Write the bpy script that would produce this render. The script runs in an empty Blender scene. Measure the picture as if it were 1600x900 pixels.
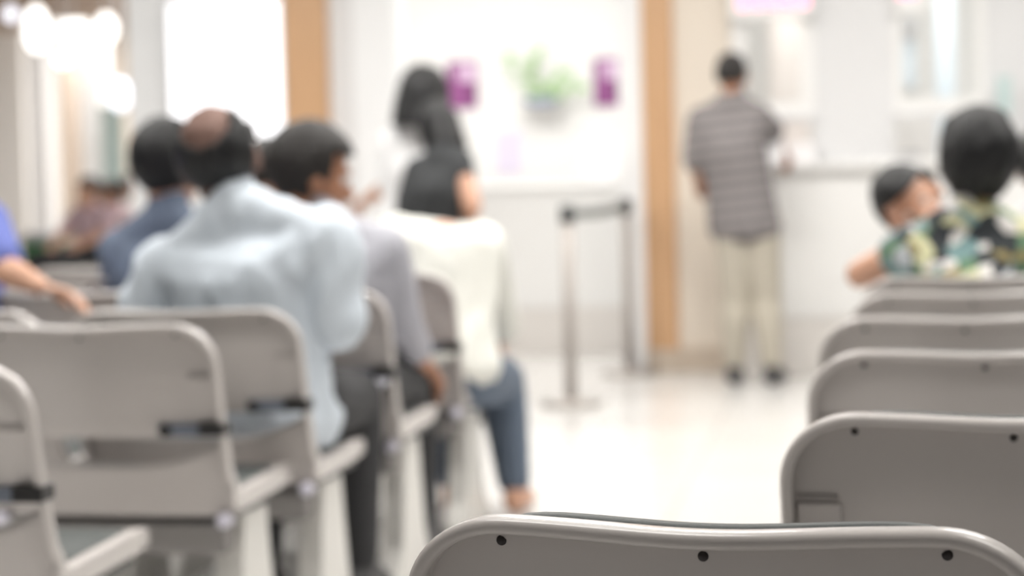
import bpy, bmesh, math, random
from mathutils import Vector as V, Matrix, noise
random.seed(4)
scene = bpy.context.scene
COL = scene.collection
PI = math.pi
def rad(a): return math.radians(a)

# ------------------------------------------------------------------ camera
FPX, EYE = 3350.0, 1.12
yaw, pitch, roll = rad(9.2), rad(-3.25), rad(1.4)
fwd = V((-math.sin(yaw)*math.cos(pitch), math.cos(yaw)*math.cos(pitch), math.sin(pitch)))
r0 = V((math.cos(yaw), math.sin(yaw), 0)); u0 = r0.cross(fwd)
rgt = r0*math.cos(roll) - u0*math.sin(roll); upv = u0*math.cos(roll) + r0*math.sin(roll)
CAM = V((0, 0, EYE))
cd = bpy.data.cameras.new('camera'); cam = bpy.data.objects.new('camera', cd); COL.objects.link(cam)
cam.matrix_world = Matrix(((rgt.x, upv.x, -fwd.x, CAM.x), (rgt.y, upv.y, -fwd.y, CAM.y), (rgt.z, upv.z, -fwd.z, CAM.z), (0, 0, 0, 1)))
cd.sensor_width = 36; cd.lens = FPX/1600*36; cd.clip_end = 200; cd.clip_start = .05
cd.dof.use_dof = True; cd.dof.focus_distance = 1.93; cd.dof.aperture_fstop = 3.7
scene.camera = cam
def at(px, py, Y):
    v = fwd + rgt*((px-800)/FPX) - upv*((py-450)/FPX)
    return CAM + v*(Y/v.y)
def atx(px, py, Y): return at(px, py, Y).x
def atz(px, py, Y): return at(px, py, Y).z

scene.view_settings.view_transform = 'Standard'; scene.view_settings.look = 'None'
scene.view_settings.exposure = 0.0; scene.view_settings.gamma = 1.0; scene.view_settings.use_curve_mapping = False

# ------------------------------------------------------------------ materials
def s2l(c): return tuple((v/255/12.92 if v/255 <= .04045 else ((v/255+.055)/1.055)**2.4) for v in c)
def mat(name, rgb, rough=.5, metal=0, noise_amt=0, noise_scale=20, emit=0, bump=0, bump_scale=60, stretch=(1,1,1), rgb2=None, coat=0, trans=0, spec=.5):
    m = bpy.data.materials.new(name); m.use_nodes = True
    nt = m.node_tree; b = nt.nodes['Principled BSDF']; L = nt.links
    col = (*rgb, 1)
    b.inputs['Base Color'].default_value = col; b.inputs['Roughness'].default_value = rough
    b.inputs['Metallic'].default_value = metal; b.inputs['Coat Weight'].default_value = coat
    b.inputs['Specular IOR Level'].default_value = spec
    b.inputs['Transmission Weight'].default_value = trans
    tc = nt.nodes.new('ShaderNodeTexCoord'); mp = nt.nodes.new('ShaderNodeMapping')
    mp.inputs['Scale'].default_value = stretch; L.new(tc.outputs['Object'], mp.inputs['Vector'])
    nz = nt.nodes.new('ShaderNodeTexNoise'); nz.inputs['Scale'].default_value = noise_scale
    nz.inputs['Detail'].default_value = 4; L.new(mp.outputs['Vector'], nz.inputs['Vector'])
    mx = nt.nodes.new('ShaderNodeMix'); mx.data_type = 'RGBA'
    mx.inputs[6].default_value = col
    c2 = rgb2 if rgb2 else tuple(max(0, v*(1-noise_amt)) for v in rgb)
    mx.inputs[7].default_value = (*c2, 1)
    L.new(nz.outputs['Fac'], mx.inputs[0]); L.new(mx.outputs[2], b.inputs['Base Color'])
    if emit:
        b.inputs['Emission Color'].default_value = col; b.inputs['Emission Strength'].default_value = emit
    if bump:
        n2 = nt.nodes.new('ShaderNodeTexNoise'); n2.inputs['Scale'].default_value = bump_scale
        L.new(mp.outputs['Vector'], n2.inputs['Vector'])
        bp = nt.nodes.new('ShaderNodeBump'); bp.inputs['Strength'].default_value = bump; bp.inputs['Distance'].default_value = .01
        L.new(n2.outputs['Fac'], bp.inputs['Height']); L.new(bp.outputs['Normal'], b.inputs['Normal'])
    return m
M = {}
M['plastic'] = mat('warm grey plastic', (.53, .494, .472), .26, noise_amt=.05, noise_scale=6, coat=.25)
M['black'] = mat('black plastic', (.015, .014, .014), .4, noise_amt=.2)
M['armsteel'] = mat('blue grey steel', (.16, .18, .22), .4, metal=.2, noise_amt=.1)
M['cushion'] = mat('charcoal vinyl', (.075, .085, .083), .5, noise_amt=.25, noise_scale=90, bump=.2, bump_scale=250)
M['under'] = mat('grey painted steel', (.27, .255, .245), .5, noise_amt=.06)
M['hinge_shade'] = mat('shaded grey plastic', (.36, .33, .315), .5, noise_amt=.05)  # plastic tone darkened to paint in shading above the hinge covers
M['leg'] = mat('light grey enamel', (.66, .645, .61), .35, noise_amt=.05, noise_scale=9)
M['cap'] = mat('pale cap plastic', (.78, .76, .86), .35, noise_amt=.04)
M['screw'] = mat('dark screw recess', (.02, .013, .013), .5, noise_amt=.2)
M['white'] = mat('white painted wall', (.86, .855, .84), .6, noise_amt=.03, noise_scale=3)
M['coolwhite'] = mat('cool white wall', (.88, .885, .89), .55, noise_amt=.03, noise_scale=3)
M['greywhite'] = mat('light grey wall', (.74, .74, .745), .55, noise_amt=.03, noise_scale=3)
M['cream'] = mat('cream wall', (.76, .68, .585), .6, noise_amt=.03, noise_scale=3)
M['paleseat'] = mat('beige stone band', (.80, .765, .73), .3, noise_amt=.12, noise_scale=14)
M['skirt'] = mat('tan skirting', (.58, .49, .40), .4, noise_amt=.1, noise_scale=10)
M['wood'] = mat('orange beech veneer', s2l((212, 170, 130)), .4, noise_amt=.22, noise_scale=5, stretch=(14, 14, .7))
M['tan'] = mat('tan ceiling', (.50, .40, .33), .7, noise_amt=.05)
M['ceil'] = mat('white ceiling', (.85, .85, .84), .8, noise_amt=.03)
M['laminate'] = mat('white laminate', (.85, .845, .83), .35, noise_amt=.02, noise_scale=3)
M['steel'] = mat('brushed steel', (.46, .42, .39), .6, metal=0, noise_amt=.12, noise_scale=30, stretch=(1, 1, .1))
M['belt'] = mat('grey webbing belt', (.30, .32, .31), .7, noise_amt=.2, noise_scale=120)
M['postblack'] = mat('dark post head', (.05, .055, .055), .4, noise_amt=.2)
M['skin'] = mat('light tan skin', s2l((205, 158, 132)), .5, noise_amt=.1, noise_scale=12)
M['skin_b'] = mat('tan skin', s2l((176, 126, 98)), .5, noise_amt=.1, noise_scale=12)
M['scalp'] = mat('brown scalp skin', s2l((120, 92, 82)), .75, noise_amt=.14, noise_scale=12)
M['hair'] = mat('black hair', (.010, .010, .011), .45, noise_amt=.5, noise_scale=60, stretch=(3, 3, .4), bump=.6, bump_scale=130)
M['hair_b'] = mat('dark brown hair', (.022, .018, .016), .5, noise_amt=.5, noise_scale=60, stretch=(3, 3, .4), bump=.6, bump_scale=130)
M['eye'] = mat('eye white', (.8, .78, .75), .2, noise_amt=.05)
M['shirt_blue'] = mat('pale blue grey cotton', s2l((210, 219, 228)), .8, noise_amt=.06, noise_scale=9, bump=.25, bump_scale=400)
M['shirt_navy'] = mat('steel blue denim', s2l((106, 118, 138)), .85, noise_amt=.25, noise_scale=18)
M['shirt_grey'] = mat('lavender grey knit', s2l((176, 176, 184)), .85, noise_amt=.08, noise_scale=14)
M['shirt_cream'] = mat('cream cotton', s2l((226, 226, 219)), .85, noise_amt=.05, noise_scale=10)
M['shirt_white'] = mat('white cotton', s2l((228, 228, 229)), .8, noise_amt=.03)
M['shirt_black'] = mat('black jersey', s2l((58, 60, 62)), .85, noise_amt=.2, noise_scale=30)
M['shirt_royal'] = mat('royal blue jersey', s2l((108, 120, 190)), .8, noise_amt=.12)
M['shirt_pink'] = mat('pale pink cotton', s2l((226, 196, 204)), .8, noise_amt=.08)
M['jeans'] = mat('blue grey denim', s2l((98, 110, 126)), .85, noise_amt=.2, noise_scale=25)
M['darkpants'] = mat('charcoal trousers', s2l((52, 52, 54)), .85, noise_amt=.2, noise_scale=25)
M['khaki'] = mat('khaki cotton', s2l((182, 175, 161)), .85, noise_amt=.07, noise_scale=14)
M['shoe'] = mat('dark shoe leather', (.05, .048, .05), .5, noise_amt=.2)
M['purple'] = mat('purple print', s2l((152, 82, 142)), .5, noise_amt=.1)
M['purple_light'] = mat('pale lilac print', s2l((226, 200, 226)), .5, noise_amt=.05)
M['purple_dark'] = mat('dark purple print', s2l((120, 60, 112)), .5, noise_amt=.1)
M['lilac'] = mat('lilac paper', s2l((226, 218, 236)), .7, noise_amt=.03)
M['paper'] = mat('white paper', (.88, .87, .88), .7, noise_amt=.02)
M['leaf'] = mat('green leaf', s2l((150, 190, 126)), .5, rgb2=s2l((196, 218, 178)), noise_scale=4)
M['vase'] = mat('blue grey ceramic', s2l((150, 160, 180)), .3, noise_amt=.1)
M['inner'] = mat('warm room wall', (.86, .81, .78), .7, noise_amt=.04)
M['paleblue'] = mat('pale blue panel', (.78, .87, .94), .5, noise_amt=.03)
M['machine'] = mat('grey machine plastic', (.52, .52, .53), .5, noise_amt=.06)
M['teal'] = mat('teal glass film', (.55, .68, .67), .3, noise_amt=.1)
M['browndoor'] = mat('pale brown panel', (.52, .43, .36), .5, noise_amt=.1)
M['green'] = mat('green enamel', s2l((70, 140, 80)), .5, noise_amt=.15)
M['screen'] = mat('lit display', (.97, .97, 1), .3, emit=1.15, noise_amt=.02)
M['lamp'] = mat('lamp diffuser', (1, .99, .96), .4, emit=2.2, noise_amt=.01)
M['lamp_cool'] = mat('cool lamp diffuser', (.88, .90, 1), .4, emit=1.4, noise_amt=.01)
M['led'] = mat('pink red LED', (1, .33, .50), .4, emit=1.3, noise_amt=.3, noise_scale=30)
M['bezel'] = mat('pale grey bezel', (.6, .6, .62), .4, noise_amt=.05)
M['glass'] = mat('clear glass', (.97, .99, .99), .02, trans=1.0, noise_amt=.01)

def floor_mat():
    m = bpy.data.materials.new('polished cream tile'); m.use_nodes = True
    nt = m.node_tree; b = nt.nodes['Principled BSDF']; L = nt.links
    tc = nt.nodes.new('ShaderNodeTexCoord')
    br = nt.nodes.new('ShaderNodeTexBrick'); br.offset = 0; br.inputs['Scale'].default_value = 1
    br.inputs['Brick Width'].default_value = .6; br.inputs['Row Height'].default_value = .6
    br.inputs['Mortar Size'].default_value = .004
    br.inputs['Color1'].default_value = (.655, .645, .63, 1); br.inputs['Color2'].default_value = (.63, .62, .605, 1)
    br.inputs['Mortar'].default_value = (.48, .47, .45, 1)
    nz = nt.nodes.new('ShaderNodeTexNoise'); nz.inputs['Scale'].default_value = 2.5; nz.inputs['Detail'].default_value = 5
    mx = nt.nodes.new('ShaderNodeMix'); mx.data_type = 'RGBA'; mx.blend_type = 'MULTIPLY'
    cr = nt.nodes.new('ShaderNodeValToRGB'); cr.color_ramp.elements[0].color = (.93, .92, .91, 1); cr.color_ramp.elements[1].color = (1, 1, 1, 1)
    L.new(tc.outputs['Object'], br.inputs['Vector']); L.new(tc.outputs['Object'], nz.inputs['Vector'])
    L.new(nz.outputs['Fac'], cr.inputs['Fac']); mx.inputs[0].default_value = 1
    L.new(br.outputs['Color'], mx.inputs[6]); L.new(cr.outputs['Color'], mx.inputs[7])
    L.new(mx.outputs[2], b.inputs['Base Color']); b.inputs['Roughness'].default_value = .22
    return m
M['floor'] = floor_mat()

def stripe_mat():
    m = bpy.data.materials.new('grey striped jersey'); m.use_nodes = True
    nt = m.node_tree; b = nt.nodes['Principled BSDF']; L = nt.links
    tc = nt.nodes.new('ShaderNodeTexCoord'); sp = nt.nodes.new('ShaderNodeSeparateXYZ'); L.new(tc.outputs['Object'], sp.inputs[0])
    mu = nt.nodes.new('ShaderNodeMath'); mu.operation = 'MULTIPLY'; mu.inputs[1].default_value = 2*PI/.062; tl = nt.nodes.new('ShaderNodeMath'); tl.operation = 'MULTIPLY_ADD'; tl.inputs[1].default_value = -.10; L.new(sp.outputs['X'], tl.inputs[0]); L.new(sp.outputs['Z'], tl.inputs[2]); L.new(tl.outputs[0], mu.inputs[0])
    si = nt.nodes.new('ShaderNodeMath'); si.operation = 'SINE'; L.new(mu.outputs[0], si.inputs[0])
    cr = nt.nodes.new('ShaderNodeValToRGB'); e = cr.color_ramp.elements
    e[0].position = .55; e[0].color = (*s2l((106, 101, 103)), 1); e[1].position = .72; e[1].color = (*s2l((142, 137, 135)), 1)
    ad = nt.nodes.new('ShaderNodeMath'); ad.operation = 'MULTIPLY_ADD'; ad.inputs[1].default_value = .5; ad.inputs[2].default_value = .5
    L.new(si.outputs[0], ad.inputs[0]); L.new(ad.outputs[0], cr.inputs['Fac']); L.new(cr.outputs['Color'], b.inputs['Base Color'])
    b.inputs['Roughness'].default_value = .85
    return m
M['shirt_stripe'] = stripe_mat()
def floral_mat():
    m = bpy.data.materials.new('floral print cotton'); m.use_nodes = True
    nt = m.node_tree; b = nt.nodes['Principled BSDF']; L = nt.links
    tc = nt.nodes.new('ShaderNodeTexCoord')
    vo = nt.nodes.new('ShaderNodeTexVoronoi'); vo.inputs['Scale'].default_value = 22; vo.inputs['Randomness'].default_value = 1
    nz = nt.nodes.new('ShaderNodeTexNoise'); nz.inputs['Scale'].default_value = 9
    mxv = nt.nodes.new('ShaderNodeMix'); mxv.data_type = 'RGBA'; mxv.blend_type = 'ADD'; mxv.inputs[0].default_value = .12
    L.new(tc.outputs['Object'], nz.inputs['Vector']); L.new(tc.outputs['Object'], mxv.inputs[6]); L.new(nz.outputs['Color'], mxv.inputs[7])
    L.new(mxv.outputs[2], vo.inputs['Vector'])
    sp = nt.nodes.new('ShaderNodeSeparateColor'); L.new(vo.outputs['Color'], sp.inputs[0])
    cr = nt.nodes.new('ShaderNodeValToRGB'); cr.color_ramp.interpolation = 'CONSTANT'
    cols = [(228, 224, 220), (44, 50, 52), (212, 210, 170), (116, 146, 146), (226, 210, 216), (98, 130, 100), (50, 54, 58), (196, 202, 206), (150, 136, 92), (92, 112, 116)]
    el = cr.color_ramp.elements
    el[0].position = 0; el[0].color = (*s2l(cols[0]), 1); el[1].position = .1; el[1].color = (*s2l(cols[1]), 1)
    for i in range(2, len(cols)):
        q = el.new(i*.1); q.color = (*s2l(cols[i]), 1)
    L.new(sp.outputs[0], cr.inputs['Fac']); L.new(cr.outputs['Color'], b.inputs['Base Color']); b.inputs['Roughness'].default_value = .8
    return m
M['shirt_floral'] = floral_mat()

# ------------------------------------------------------------------ mesh helpers
def link(name, me, m, parent=None, smooth=True):
    o = bpy.data.objects.new(name, me); COL.objects.link(o)
    if m: me.materials.append(M[m] if isinstance(m, str) else m)
    if parent is not None: o.parent = parent
    if smooth:
        for p in me.polygons: p.use_smooth = True
    return o
def bm_obj(name, bm, m, parent=None, smooth=False):
    bmesh.ops.recalc_face_normals(bm, faces=bm.faces)
    me = bpy.data.meshes.new(name); bm.to_mesh(me); bm.free()
    return link(name, me, m, parent, smooth)
def tag(o, label, cat, group=None, kind=None):
    o['label'] = label; o['category'] = cat
    if group: o['group'] = group
    if kind: o['kind'] = kind
    return o
def empty(name, loc=(0, 0, 0), rz=0):
    o = bpy.data.objects.new(name, None); COL.objects.link(o); o.location = loc; o.rotation_euler = (0, 0, rz); o.empty_display_size = .1
    return o
def struct(o): o['kind'] = 'structure'; return o
def box(bm, x0, x1, y0, y1, z0, z1, bev=0, seg=2):
    t = bmesh.new()
    bmesh.ops.create_cube(t, size=1)
    for v in t.verts: v.co = V(((x0+x1)/2+v.co.x*(x1-x0), (y0+y1)/2+v.co.y*(y1-y0), (z0+z1)/2+v.co.z*(z1-z0)))
    if bev: bmesh.ops.bevel(t, geom=t.edges[:], offset=bev, segments=seg, affect='EDGES', profile=.5)
    merge(bm, t)
def merge(bm, t):
    me = bpy.data.meshes.new('tmp'); t.to_mesh(me); t.free(); bm.from_mesh(me); bpy.data.meshes.remove(me)
def boxobj(name, m, x0, x1, y0, y1, z0, z1, parent=None, bev=0):
    bm = bmesh.new(); box(bm, x0, x1, y0, y1, z0, z1, bev); return bm_obj(name, bm, m, parent)
def cyl(bm, p0, p1, ra, rb=None, n=24, bev=0):
    p0, p1 = V(p0), V(p1); rb = ra if rb is None else rb
    t = bmesh.new(); d = p1-p0
    bmesh.ops.create_cone(t, cap_ends=True, segments=n, radius1=ra, radius2=rb, depth=d.length)
    if bev: bmesh.ops.bevel(t, geom=[e for e in t.edges if len(e.link_faces) == 2 and e.calc_face_angle() > .7], offset=bev, segments=2, affect='EDGES')
    q = V((0, 0, 1)).rotation_difference(d)
    bmesh.ops.transform(t, matrix=Matrix.Translation((p0+p1)/2) @ q.to_matrix().to_4x4(), verts=t.verts)
    merge(bm, t)
def sheet(name, fn, us, vs, thick, m, parent):
    """closed shell: fn(u,v)->Vector, thickened by the vector 'thick'"""
    bm = bmesh.new(); nu, nv = len(us), len(vs)
    A = [[bm.verts.new(fn(u, v)) for v in vs] for u in us]
    B = [[bm.verts.new(fn(u, v)+V(thick)) for v in vs] for u in us]
    for i in range(nu-1):
        for j in range(nv-1):
            bm.faces.new((A[i][j], A[i+1][j], A[i+1][j+1], A[i][j+1])); bm.faces.new((B[i][j], B[i][j+1], B[i+1][j+1], B[i+1][j]))
    for i in range(nu-1):
        for j in (0, nv-1): bm.faces.new((A[i][j], B[i][j], B[i+1][j], A[i+1][j]))
    for j in range(nv-1):
        for i in (0, nu-1): bm.faces.new((A[i][j], A[i][j+1], B[i][j+1], B[i][j]))
    return bm_obj(name, bm, m, parent, True)
def sweep(name, pts, ns, secs, m, parent):
    """sweep a closed section (list of (u along n, v along b)) along pts with outward normals ns"""
    bm = bmesh.new(); rings = []
    for i, p in enumerate(pts):
        a, b_ = pts[max(i-1, 0)], pts[min(i+1, len(pts)-1)]
        t = (b_-a).normalized(); n = (ns[i]-t*ns[i].dot(t)).normalized(); b = t.cross(n)
        rings.append([bm.verts.new(p+n*u+b*v) for u, v in secs[i]])
    k = len(rings[0])
    for i in range(len(rings)-1):
        for j in range(k): bm.faces.new((rings[i][j], rings[i][(j+1) % k], rings[i+1][(j+1) % k], rings[i+1][j]))
    bm.faces.new(rings[0]); bm.faces.new(rings[-1][::-1])
    return bm_obj(name, bm, m, parent, True)
def rrect(u0, u1, v0, v1, r, n=5):
    out = []
    for cx, cy, a0 in ((u1-r, v1-r, 0), (u0+r, v1-r, 90), (u0+r, v0+r, 180), (u1-r, v0+r, 270)):
        for k in range(n+1):
            a = rad(a0+90*k/n); out.append((cx+r*math.cos(a), cy+r*math.sin(a)))
    return out
def dup(root, loc, rz, label=None, group=None):
    r = root.copy(); COL.objects.link(r); r.location = loc; r.rotation_euler = (0, 0, rz)
    if label: r['label'] = label
    if group: r['group'] = group
    for ch in list(root.children):
        c = ch.copy(); COL.objects.link(c); c.parent = r
        for g in list(ch.children):
            d = g.copy(); COL.objects.link(d); d.parent = c
    return r
def lin(a, b, n): return [a+(b-a)*i/(n-1) for i in range(n)]

# ------------------------------------------------------------------ chair
HW, ZT, RC = .285, .813, .10         # half width, top height, corner radius
def rake(z):
    P = [(.36, .118), (.42, .105), (.50, .078), (.60, .045), (.72, .014), (.80, 0), (.83, -.002)]
    for (a, ya), (b, yb) in zip(P, P[1:]):
        if z <= b: 
            t = (z-a)/(b-a); return ya+(yb-ya)*t
    return P[-1][1]
def bulge(x, z):
    k = min(1, max(.25, (z-.40)/.22))
    c = .5+.5*math.cos(PI*min(1, abs(x)/.24))
    return -.026*k*c
def ysurf(x, z): return rake(z)+bulge(x, z)
def ztop(x):
    a = abs(x); e = HW-RC
    z = ZT-.004*math.exp(-(x/.10)**2)
    if a <= e: return z
    t = min(1, (a-e)/RC); return ZT-RC*.92*(1-math.sqrt(max(0, 1-t**2.15)))
def chair_rim():
    pts, ns = [], []
    for y in lin(.50, .15, 8): pts.append(V((HW-.004, y, .425+.012*(y-.15)/.35))); ns.append(V((1, 0, 0)))
    for k in range(1, 7):
        a = rad(90*k/6); pts.append(V((HW-.004+.003*k/6, .15-.045*math.sin(a), .425+.04*(1-math.cos(a))))); ns.append(V((1, 0, 0)))
    for z in lin(.49, ZT-RC-.01, 8): pts.append(V((HW, ysurf(HW, z), z))); ns.append(V((1, 0, 0)))
    for k in range(0, 15):
        a = PI/2*k/14; x = HW-RC+RC*math.cos(a)**(2/2.15); z = ZT-RC*.92+RC*.92*math.sin(a)**(2/2.15) if k < 14 else ztop(HW-RC)
        pts.append(V((x, ysurf(x, z), z))); ns.append(V((math.cos(a), 0, math.sin(a))))
    for x in lin(HW-RC-.012, 0, 13): pts.append(V((x, ysurf(x, ztop(x)), ztop(x)))); ns.append(V((0, 0, 1)))
    mp = [V((-p.x, p.y, p.z)) for p in pts[:-1]][::-1]; mn = [V((-n.x, n.y, n.z)) for n in ns[:-1]][::-1]
    pts += mp; ns += mn
    secs = []
    for i, p in enumerate(pts):
        k = min(i, len(pts)-1-i)
        if k < 8: secs.append(rrect(-.026, 0, -.028+.006*(k == 0), .020-.006*(k == 0), .008))
        else:
            t = min(1, (k-7)/6); secs.append(rrect(-.026+.011*t, 0, -.028+.006*t, .020-.010*t, .009-.002*t))
    return pts, ns, secs
def make_chair():
    root = empty('waiting_chair')
    pts, ns, secs = chair_rim()
    sweep('frame', pts, ns, secs, 'plastic', root)
    # the upper back panel
    def up(u, v):
        x = u*(HW-.010); z1 = ztop(x*.985)-.006; z0 = .578-.010*(1-u*u); z = z0+(z1-z0)*v; return V((x, ysurf(x, z)-.001, z))
    us = [math.sin(PI/2*t) for t in lin(-1, 1, 49)]
    b = sheet('backrest', up, us, lin(0, 1, 20), (0, .006, 0), 'plastic', root)
    for x in (-.193, -.005, .197):
        bm = bmesh.new(); z = ztop(x)-.0235; y = ysurf(x, z)-.001
        cyl(bm, (x, y-.0015, z), (x, y+.003, z), .0047, n=20, bev=.0008)
        bm_obj('screw', bm, 'screw', b, True)
    # the lower panel that rises from the seat, with a dished top edge
    def low(u, v):
        x = u*(HW-.012); z1 = .505+.062*abs(u)**3.0; z0 = .392; z = z0+(z1-z0)*v; return V((x, rake(z)-.012*(1-u*u)+.006, z))
    sheet('lower_back_panel', low, lin(-1, 1, 31), lin(0, 1, 8), (0, .006, 0), 'plastic', root)
    # padding
    def cu(u, v):
        x = u*.215; z1 = ztop(x)-.0005-.02*abs(u)**10; z0 = .585; z = z0+(z1-z0)*v
        return V((x, ysurf(x, z)+.012, z))
    bm = bmesh.new()
    cus = sheet('back_cushion', cu, lin(-1, 1, 25), lin(0, 1, 12), (0, .022, 0), 'cushion', root)
    def st(u, v):
        return V((u*(HW-.018), .13+v*.37, .425+.012*v-.018*math.sin(PI*min(1, v*1.1))*(1-u*u)))
    sheet('seat', st, lin(-1, 1, 15), lin(0, 1, 12), (0, 0, -.012), 'plastic', root)
    bm = bmesh.new(); box(bm, -.255, .255, .15, .485, .420, .452, .012, 3); bm_obj('seat_cushion', bm, 'cushion', root, True)
    bm = bmesh.new(); box(bm, -.262, .262, .484, .508, .405, .448, .010, 3); bm_obj('seat_front_lip', bm, 'plastic', root, True)
    # hinge covers, black clips and steel arms at both sides
    for s in (-1, 1):
        bm = bmesh.new(); x0, x1 = sorted((s*.212, s*.268)); y = ysurf(.24, .65)
        t = bmesh.new(); box(t, x0, x1, -.008, .008, -.05, .05, .004)
        bmesh.ops.transform(t, matrix=Matrix.Translation((0, y, .652)) @ Matrix.Rotation(math.atan2(.031, .12), 4, 'X'), verts=t.verts); merge(bm, t)
        bm_obj('hinge_cover', bm, 'plastic', root)
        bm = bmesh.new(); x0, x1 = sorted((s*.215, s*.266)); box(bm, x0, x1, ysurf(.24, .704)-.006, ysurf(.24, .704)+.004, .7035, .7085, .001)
        bm_obj('hinge_shading', bm, 'hinge_shade', root)  # thin darker strip standing in for shading above the cover
        bm = bmesh.new(); x0, x1 = sorted((s*.232, s*.2885)); y = ysurf(.26, .585)
        box(bm, x0, x1, y-.034, y+.022, .574, .602, .004); bm_obj('clip', bm, 'black', root)
        bm = bmesh.new(); x0, x1 = sorted((s*.14, s*.235)); box(bm, x0, x1, y-.020, y-.008, .572, .598, .003)
        a = bm_obj('clip_arm', bm, 'armsteel', root)
        bm = bmesh.new(); cyl(bm, (s*.155, y-.026, .584), (s*.155, y-.014, .584), .014, n=16, bev=.002); bm_obj('pivot', bm, 'black', a)
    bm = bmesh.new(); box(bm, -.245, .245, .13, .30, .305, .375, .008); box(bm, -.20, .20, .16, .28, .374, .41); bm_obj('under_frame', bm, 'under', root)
    bm = bmesh.new(); box(bm, -.27, .27, .115, .45, .388, .400, .003); bm_obj('seat_shadow_slab', bm, 'black', root).name = 'shadow_slab'  # black slab standing in for the shadow gap below the seat
    for s in (-1, 1):
        bm = bmesh.new(); X0, X1 = s*.205, s*.262
        prof = [(.20, .388), (.36, .388), (.37, .28), (.40, .10), (.47, .03), (.47, 0), (.10, 0), (.10, .03), (.17, .10), (.19, .28)]
        f = [[bm.verts.new((X, y, z)) for y, z in prof] for X in (X0, X1)]
        bm.faces.new(f[0]); bm.faces.new(f[1][::-1])
        for i in range(len(prof)): bm.faces.new((f[0][i], f[0][(i+1) % len(prof)], f[1][(i+1) % len(prof)], f[1][i]))
        bmesh.ops.bevel(bm, geom=bm.edges[:], offset=.007, segments=2, affect='EDGES')
        bm_obj('leg', bm, 'leg', root)
        bm = bmesh.new(); cyl(bm, (s*.255, .085, .385), (s*.255, .13, .385), .016, .013, n=20, bev=.004); bm_obj('bolt_cap', bm, 'cap', root, True)
    return root
chair0 = make_chair()
CH = {}
first = [True]
def place_chair(key, x, y, rz, label, group):
    if first[0]:
        first[0] = False; o = chair0; o.location = (x, y, 0); o.rotation_euler = (0, 0, rz)
        tag(o, label, 'chair', group)
    else: o = dup(chair0, (x, y, 0), rz, label, group); o['category'] = 'chair'
    CH[key] = o; return o
GR, GL = 'waiting chairs in the right-hand column', 'waiting chairs in the left-hand column'
place_chair('c1', -.125, 1.83, rad(-9), 'closest grey plastic chair back, in sharp focus with three dark screws along its top', GR)
place_chair('c2', .185, 2.60, rad(-5), 'second grey chair back of the right column, its left corner rising behind the sharp one', GR)
place_chair('c3', .20, 3.46, rad(-1), 'third grey chair back of the right column, counted from the sharp nearest one', GR)
place_chair('c4', .205, 4.20, 0, 'fourth grey chair back of the right column, counted from the sharp nearest one', GR)
place_chair('c5', .26, 4.95, 0, 'fifth grey chair back of the right column, only its rim showing below the floral shirt', GR)
place_chair('c6', .29, 5.60, 0, 'grey chair the person in the floral shirt sits on', GR)
LX = -1.475
LC = {'L1': (-1.648, 3.40), 'L2': (-1.595, 4.27), 'L3': (-1.53, 4.71), 'L4': (-1.49, 5.45), 'L5': (-1.455, 6.20)}
RL = rad(-3)
def nb(k, n=1): return LC[k][0]-.62*n*math.cos(RL), LC[k][1]-.62*n*math.sin(RL)
place_chair('L1', *LC['L1'], RL, 'nearest grey chair at left, cut by the frame edge, beside a black clip', GL)
place_chair('L2', *LC['L2'], RL, 'empty grey chair with its whole broad back in view at lower left', GL)
place_chair('L3', *LC['L3'], RL, 'grey chair the balding person in the pale blue shirt sits on', GL)
place_chair('L4', *LC['L4'], RL, 'grey chair the dark-haired person in the lavender grey shirt sits on', GL)
place_chair('L5', *LC['L5'], RL, 'grey chair the bent-over person in the cream shirt sits on', GL)
place_chair('N3', *nb('L3'), RL, 'grey chair left of the balding person, its top rim seen over the empty chair', GL)
place_chair('N4', *nb('L4'), RL, 'grey chair with a bare forearm resting along its top at the left edge', GL)
place_chair('N5', *nb('L5'), RL, 'grey chair under the person in the steel blue shirt', GL)
place_chair('N6', -2.53, 6.95, RL, 'empty pale-rimmed chair left of the steel blue shirt, beyond the bare forearm', GL)

# ------------------------------------------------------------------ people
_SP = []
_t = bmesh.new(); bmesh.ops.create_icosphere(_t, subdivisions=2, radius=1); _SP = [v.co.copy() for v in _t.verts]; _t.free()
class Blob:
    def __init__(s): s.v, s.f = [], []
    def hull(s, ells):
        bm = bmesh.new()
        for c, r, R in ells:
            for p in _SP:
                q = V((p.x*r[0], p.y*r[1], p.z*r[2]))
                if R is not None: q = R @ q
                bm.verts.new(c+q)
        res = bmesh.ops.convex_hull(bm, input=bm.verts)
        dead = [g for g in res['geom_interior'] if isinstance(g, bmesh.types.BMVert)]
        bmesh.ops.delete(bm, geom=dead, context='VERTS')
        n = len(s.v); bm.verts.index_update(); bm.verts.ensure_lookup_table()
        s.v += [v.co.copy() for v in bm.verts]; s.f += [[n+v.index for v in f.verts] for f in bm.faces]
        bm.free()
    def cap(s, a, b, ra, rb): s.hull([(V(a), (ra,)*3, None), (V(b), (rb,)*3, None)])
    def ell(s, c, r, R=None): s.hull([(V(c), r, R)])
    def build(s, name, m, voxel, smooth, parent=None, post=None):
        me = bpy.data.meshes.new(name); me.from_pydata(s.v, [], s.f); me.update()
        o = bpy.data.objects.new(name, me); COL.objects.link(o)
        rm = o.modifiers.new('r', 'REMESH'); rm.mode = 'VOXEL'; rm.voxel_size = voxel; rm.adaptivity = 0
        sm = o.modifiers.new('s', 'SMOOTH'); sm.factor = .5; sm.iterations = smooth
        dg = bpy.context.evaluated_depsgraph_get()
        m2 = bpy.data.meshes.new_from_object(o.evaluated_get(dg)); m2.name = name
        bpy.data.objects.remove(o); bpy.data.meshes.remove(me)
        if post: post(m2)
        return link(name, m2, m, parent)
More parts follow.
